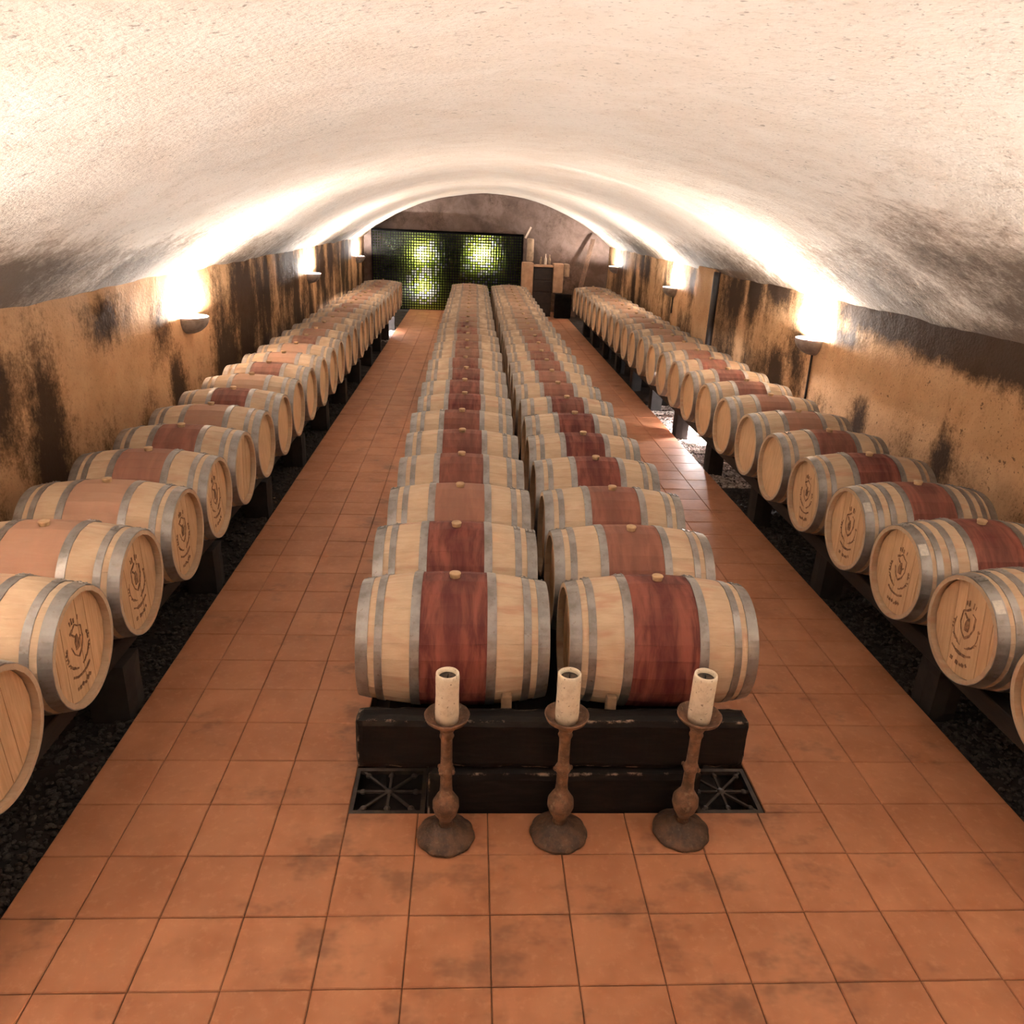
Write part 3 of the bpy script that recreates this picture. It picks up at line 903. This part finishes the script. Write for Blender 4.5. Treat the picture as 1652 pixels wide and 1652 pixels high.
WHICH = {2.24: 'nearest the camera, outside the picture', 9.24: 'nearest', 16.25: 'middle', 23.1: 'farthest', -4.76: 'behind the camera'}
for y, w in ((9.24, 'nearest of the three lit uplight bowls'), (16.25, 'middle of the three lit uplight bowls'), (23.05, 'farthest of the three lit uplight bowls'), (2.24, 'lit uplight bowl beside the camera'), (-4.76, 'lit uplight bowl behind the camera')):
    sconce(XL, y, 1, f'{w} on the left wall')
    sconce(XR, y, -1, f'{w} on the right wall', (-.02, .62) if y == 9.24 else ((.0, .35) if y == 16.25 else None))

# pilaster and dark down pipe on the right wall
o = rough_box('pilaster', 4.075, 4.22, 13.32, 14.35, -.1, 2.06, WALL_R, .006, .08, bev=.01, seed=5)
struct(o); o.name = 'trim_1'
m = MB(); m.tube([(4.075, 13.17, -.08), (4.075, 13.175, .8), (4.075, 13.18, 1.4), (4.075, 13.185, 1.9), (4.08, 13.19, 2.02)], .055, 12)
o = m.build('drain_pipe', PIPE); tag(o, 'dark vertical pipe on the right wall beside the pilaster', 'pipe')

# ------------------------------------------------------------------ cool lamps under the wall barrels
def ground_lamp(x, y, z, s, watt, label):
    root = empty('ground_lamp', (x, y, z)); tag(root, label, 'lamp', 'lamps under the wall barrels')
    m = MB(); m.lathe([(.035, 0), (.038, .01), (.038, .05), (.034, .055)], 16); m.build('housing', DARKIRON, root)
    g = MB(); g.lathe([(.028, .056), (.026, .066), (.012, .074)], 14); g.build('lens', COOLBULB, root)
    ld = bpy.data.lights.new('ground_light', 'POINT'); ld.energy = watt; ld.color = (1.0, .93, .92); ld.shadow_soft_size = .03
    lo = bpy.data.objects.new('ground_light', ld); col.objects.link(lo); lo.parent = root; lo.location = (0, 0, .14)
ground_lamp(3.24, 10.35, BED + .01, -1, 230, 'bright cool lamp under the right wall barrels')
ground_lamp(-2.25, 19.1, BED + .01, 1, 160, 'bright cool lamp under the far left wall barrels')

# ------------------------------------------------------------------ wall of bottles at the far end
def bottle_wall():
    bx0, bx1, z0, z1, yf = -2.93, 1.47, 0.0, 2.21, 24.0
    root = empty('bottle_wall', ((bx0+bx1)/2, yf, 0)); ox = (bx0+bx1)/2
    tag(root, 'dark wall of stacked green bottles glowing from behind at the far end', 'bottle wall')
    P = .0755; nx = int((bx1-bx0)/P); nz = int((z1-z0-.05)/P)
    def inside(cx, cz): return not (cx > bx1 - .16 and cz > z1 - .16 + (bx1-.16-cx)*0 and (cx-(bx1-.16)) + (cz-(z1-.16)) > .14)
    r = MB(); g = MB(); w = MB()
    for i in range(nx+1):
        x = bx0 - ox + i*P; r.box(x-.012, x+.012, -.012, .012, 0, z1)
    for k in range(nz+2):
        z = k*P + .004; r.box(bx0-ox, bx1-ox, -.010, .011, z-.012, z+.012)
    n = 10
    rr = random.Random(5)
    for i in range(nx):
        for k in range(nz+1):
            cx = bx0 - ox + (i+.5)*P; cz = .004 + (k+.5)*P
            if cz > z1 - .02: continue
            R = .0362; yb = rr.uniform(-.006, .0)
            v = []; f = []
            for (q, yy) in ((R, .010), (R, .003), (R*.95, .0), (R*.5, .0)):
                for j in range(n): v.append((cx + q*cos(2*pi*j/n), yb + yy, cz + q*sin(2*pi*j/n)))
            for a in range(3):
                for j in range(n):
                    j2 = (j+1) % n; f.append((a*n+j, a*n+j2, (a+1)*n+j2, (a+1)*n+j))
            f.append(tuple(3*n+j for j in range(n)))
            wx, wz = cx + ox, cz
            clear = (rr.random() < .30 and (wx+1.2)**2 + (wz-1.55)**2 < .25) or (rr.random() < .55 and (wx+1.44)**2 + (wz-.67)**2 < .3) or (rr.random() < .35 and wx > -.3 and wx < .9)
            (w if clear else g).add(v, f, False)
    a = r.build('rack_grid', RACK, root)
    a = g.build('green_bottles', GLASS, root); a['kind'] = 'stuff'
    a = w.build('clear_bottles', CLEAR, root); a['kind'] = 'stuff'
    c = MB()
    c.box(bx0-ox-.03, bx0-ox, -.02, .5, 0, z1+.04); c.box(bx1-ox, bx1-ox+.03, -.02, .5, 0, z1+.04); c.box(bx0-ox, bx1-ox, -.02, .5, z1, z1+.04)
    c.box(bx0-ox, bx1-ox, .47, .5, 0, z1)
    c.build('case', DEADBLACK, root)
    for (x, z, e) in ((-1.49, 1.62, 60), (.30, 1.70, 110), (-1.45, .66, 26)):
        lb = MB(); lb.lathe([(.02, -.03), (.035, 0), (.02, .03)], 12, Matrix.Translation((x-ox, .30, z))); lb.build('bulb', BULB, root)
        ld = bpy.data.lights.new('bottle_light', 'POINT'); ld.energy = e; ld.color = (1, .93, .75); ld.shadow_soft_size = .04
        lo = bpy.data.objects.new('bottle_light', ld); col.objects.link(lo); lo.parent = root; lo.location = (x-ox, .20, z)
bottle_wall()

# ------------------------------------------------------------------ far right corner
m = MB(); m.bar((1.545, 23.93, 2.16), (1.70, 23.93, 2.47), .05, .05)
o = m.build('pale_stick', WHITEW); tag(o, 'pale stick leaning at the top corner of the bottle wall', 'stick')
o = rough_box('stone_post', 1.60, 1.80, 23.75, 24.0, 1.515, 2.16, STONE2, .008, .06, bev=.015, seed=2)
tag(o, 'narrow mottled stone post beside the bottle wall', 'post')
root = empty('stone_niche', (2.1, 23.3, 0)); tag(root, 'pale stone niche with dark opening in the far right corner', 'niche')
for nm, x0, x1, z0, sd, mt in (('jamb', 1.45, 1.78, 0, 1, STONE), ('jamb', 2.36, 2.66, .70, 2, STONE), ('jamb_return', 2.665, 2.83, 1.16, 3, STONE2)):
    o = rough_box(nm, x0, x1, 23.2, 23.75 if nm == 'jamb' else 23.7, z0, 1.515, mt, .006, .07, bev=.012, seed=sd); o.parent = root; o.location = (-2.1, -23.3, 0)
o = rough_box('lintel', 1.785, 2.355, 23.25, 23.75, 1.40, 1.46, STONE, .005, .07, bev=.01, seed=4); o.parent = root; o.location = (-2.1, -23.3, 0)
o = rough_box('niche_back', 1.785, 2.355, 23.70, 23.76, 0, 1.395, RACK, .003, .2, bev=.004, seed=6); o.parent = root; o.location = (-2.1, -23.3, 0)
# drawers of the dark cabinet standing in the niche
root = empty('dark_cabinet', (2.07, 23.4, 0)); tag(root, 'dark cabinet standing in the stone niche', 'cabinet')
m = MB(); m.box(-.28, .28, -.05, .28, 0, 1.385); bevel(m.build('body', PIPE, root), .008)
for k in range(4):
    m = MB(); m.box(-.26, .26, -.068, -.051, .06 + .33*k, .36 + .33*k); bevel(m.build('drawer', PIPE, root), .006)
o = rough_box('black_bin', 2.42, 2.92, 22.95, 23.18, 0, .70, RACK, .004, .1, bev=.015, seed=9)
tag(o, 'low black box on the floor before the stone niche', 'box')
def small_bottle(x, y, z, h, r, mt, label, nm='bottle'):
    m = MB(); m.lathe([(r*.9, 0), (r, .01), (r, h*.55), (r*.4, h*.72), (r*.36, h*.95), (r*.45, h)], 14)
    o = m.build(nm, mt, None, (x, y, z)); tag(o, label, 'bottle', 'bottles on the niche')
small_bottle(2.13, 23.45, 1.462, .30, .038, WHITEW, 'tall pale bottle on the niche lintel')
small_bottle(2.00, 23.47, 1.462, .22, .036, STONE2, 'short brown bottle on the niche lintel, left of the pale one')
small_bottle(2.25, 23.5, 1.462, .28, .036, STONE2, 'brown bottle on the niche lintel, right of the pale one')
m = MB(); m.bar((3.02, 23.35, 0.02), (3.62, 24.35, 2.20), .14, .03)
o = m.build('leaning_plank', PLANK); tag(o, 'brown plank leaning against the back wall in the right corner', 'plank')

# ------------------------------------------------------------------ candlesticks
def candlestick(x, y, lean, label, rot):
    root = empty('candlestick', (x, y, 0), rot); tag(root, label, 'candlestick', 'candlesticks before the front beam')
    root.rotation_euler = (lean[0], lean[1], rot)
    m = MB(); m.lathe([(.128, 0), (.134, .008), (.132, .020), (.112, .034), (.080, .048), (.052, .062), (.036, .080)], 40,
                      wob=lambda a, z: 1 + (.035*abs(sin(a*5)) + .02*noise.noise(Vector((cos(a)*3, sin(a)*3, z*9+x))))*(1 if z < .05 else .3))
    m.build('base', RUST, root)
    m = MB(); m.lathe([(.034, .078), (.030, .10), (.036, .118), (.052, .145), (.062, .180), (.060, .212), (.044, .240), (.031, .262), (.0275, .300), (.027, .365), (.033, .378), (.038, .392), (.032, .405),
             (.027, .42), (.0255, .50), (.026, .56), (.033, .578), (.028, .592), (.034, .612), (.048, .635), (.040, .648)], 28,
             wob=lambda a, z: 1 + .05*noise.noise(Vector((cos(a)*2, sin(a)*2, z*30+x*3))))
    st = m.build('stem', RUST2, root)
    for k in range(4):
        a = pi/4 + k*pi/2; m = MB(); m.lathe([(.004, -.012), (.010, -.004), (.010, .005), (.003, .012)], 8, Matrix.Translation((.037*cos(a), .037*sin(a), .392)))
        m.build('boss', RUST2, st)
    m = MB(); m.lathe([(.040, .646), (.070, .652), (.094, .672), (.101, .690), (.097, .693), (.088, .678), (.062, .664), (.02, .660)], 32,
             wob=lambda a, z: 1 + .03*noise.noise(Vector((cos(a)*3, sin(a)*3, x*5))))
    m.build('drip_pan', RUST2, root)
    m = MB(); m.lathe([(.051, .661), (.053, .70), (.0515, .80), (.0525, .885), (.051, .902), (.043, .905), (.040, .890), (.039, .850), (.006, .845)], 26,
             wob=lambda a, z: 1 + .035*noise.noise(Vector((cos(a)*2, sin(a)*2, z*14+x*7))))
    ca = m.build('candle', WAX, root)
    w = MB(); w.tube([(0, 0, .870), (.001, .001, .888), (.004, .002, .898)], .0028, 6); w.build('wick', PIPE, ca)
    w = MB(); w.lathe([(.0385, .848), (.0385, .884), (.02, .880), (.004, .878)], 20); w.build('soot_pool', SOOT, ca)
candlestick(-.068, 2.845, (0, .0, ), 'rusty iron candlestick with white candle, leftmost of three', .2)
candlestick(.470, 2.860, (0, -.012), 'rusty iron candlestick with stained candle, middle of three', .9)
candlestick(1.066, 2.872, (0, -.020), 'rusty iron candlestick with clean candle, rightmost of three', 1.7)
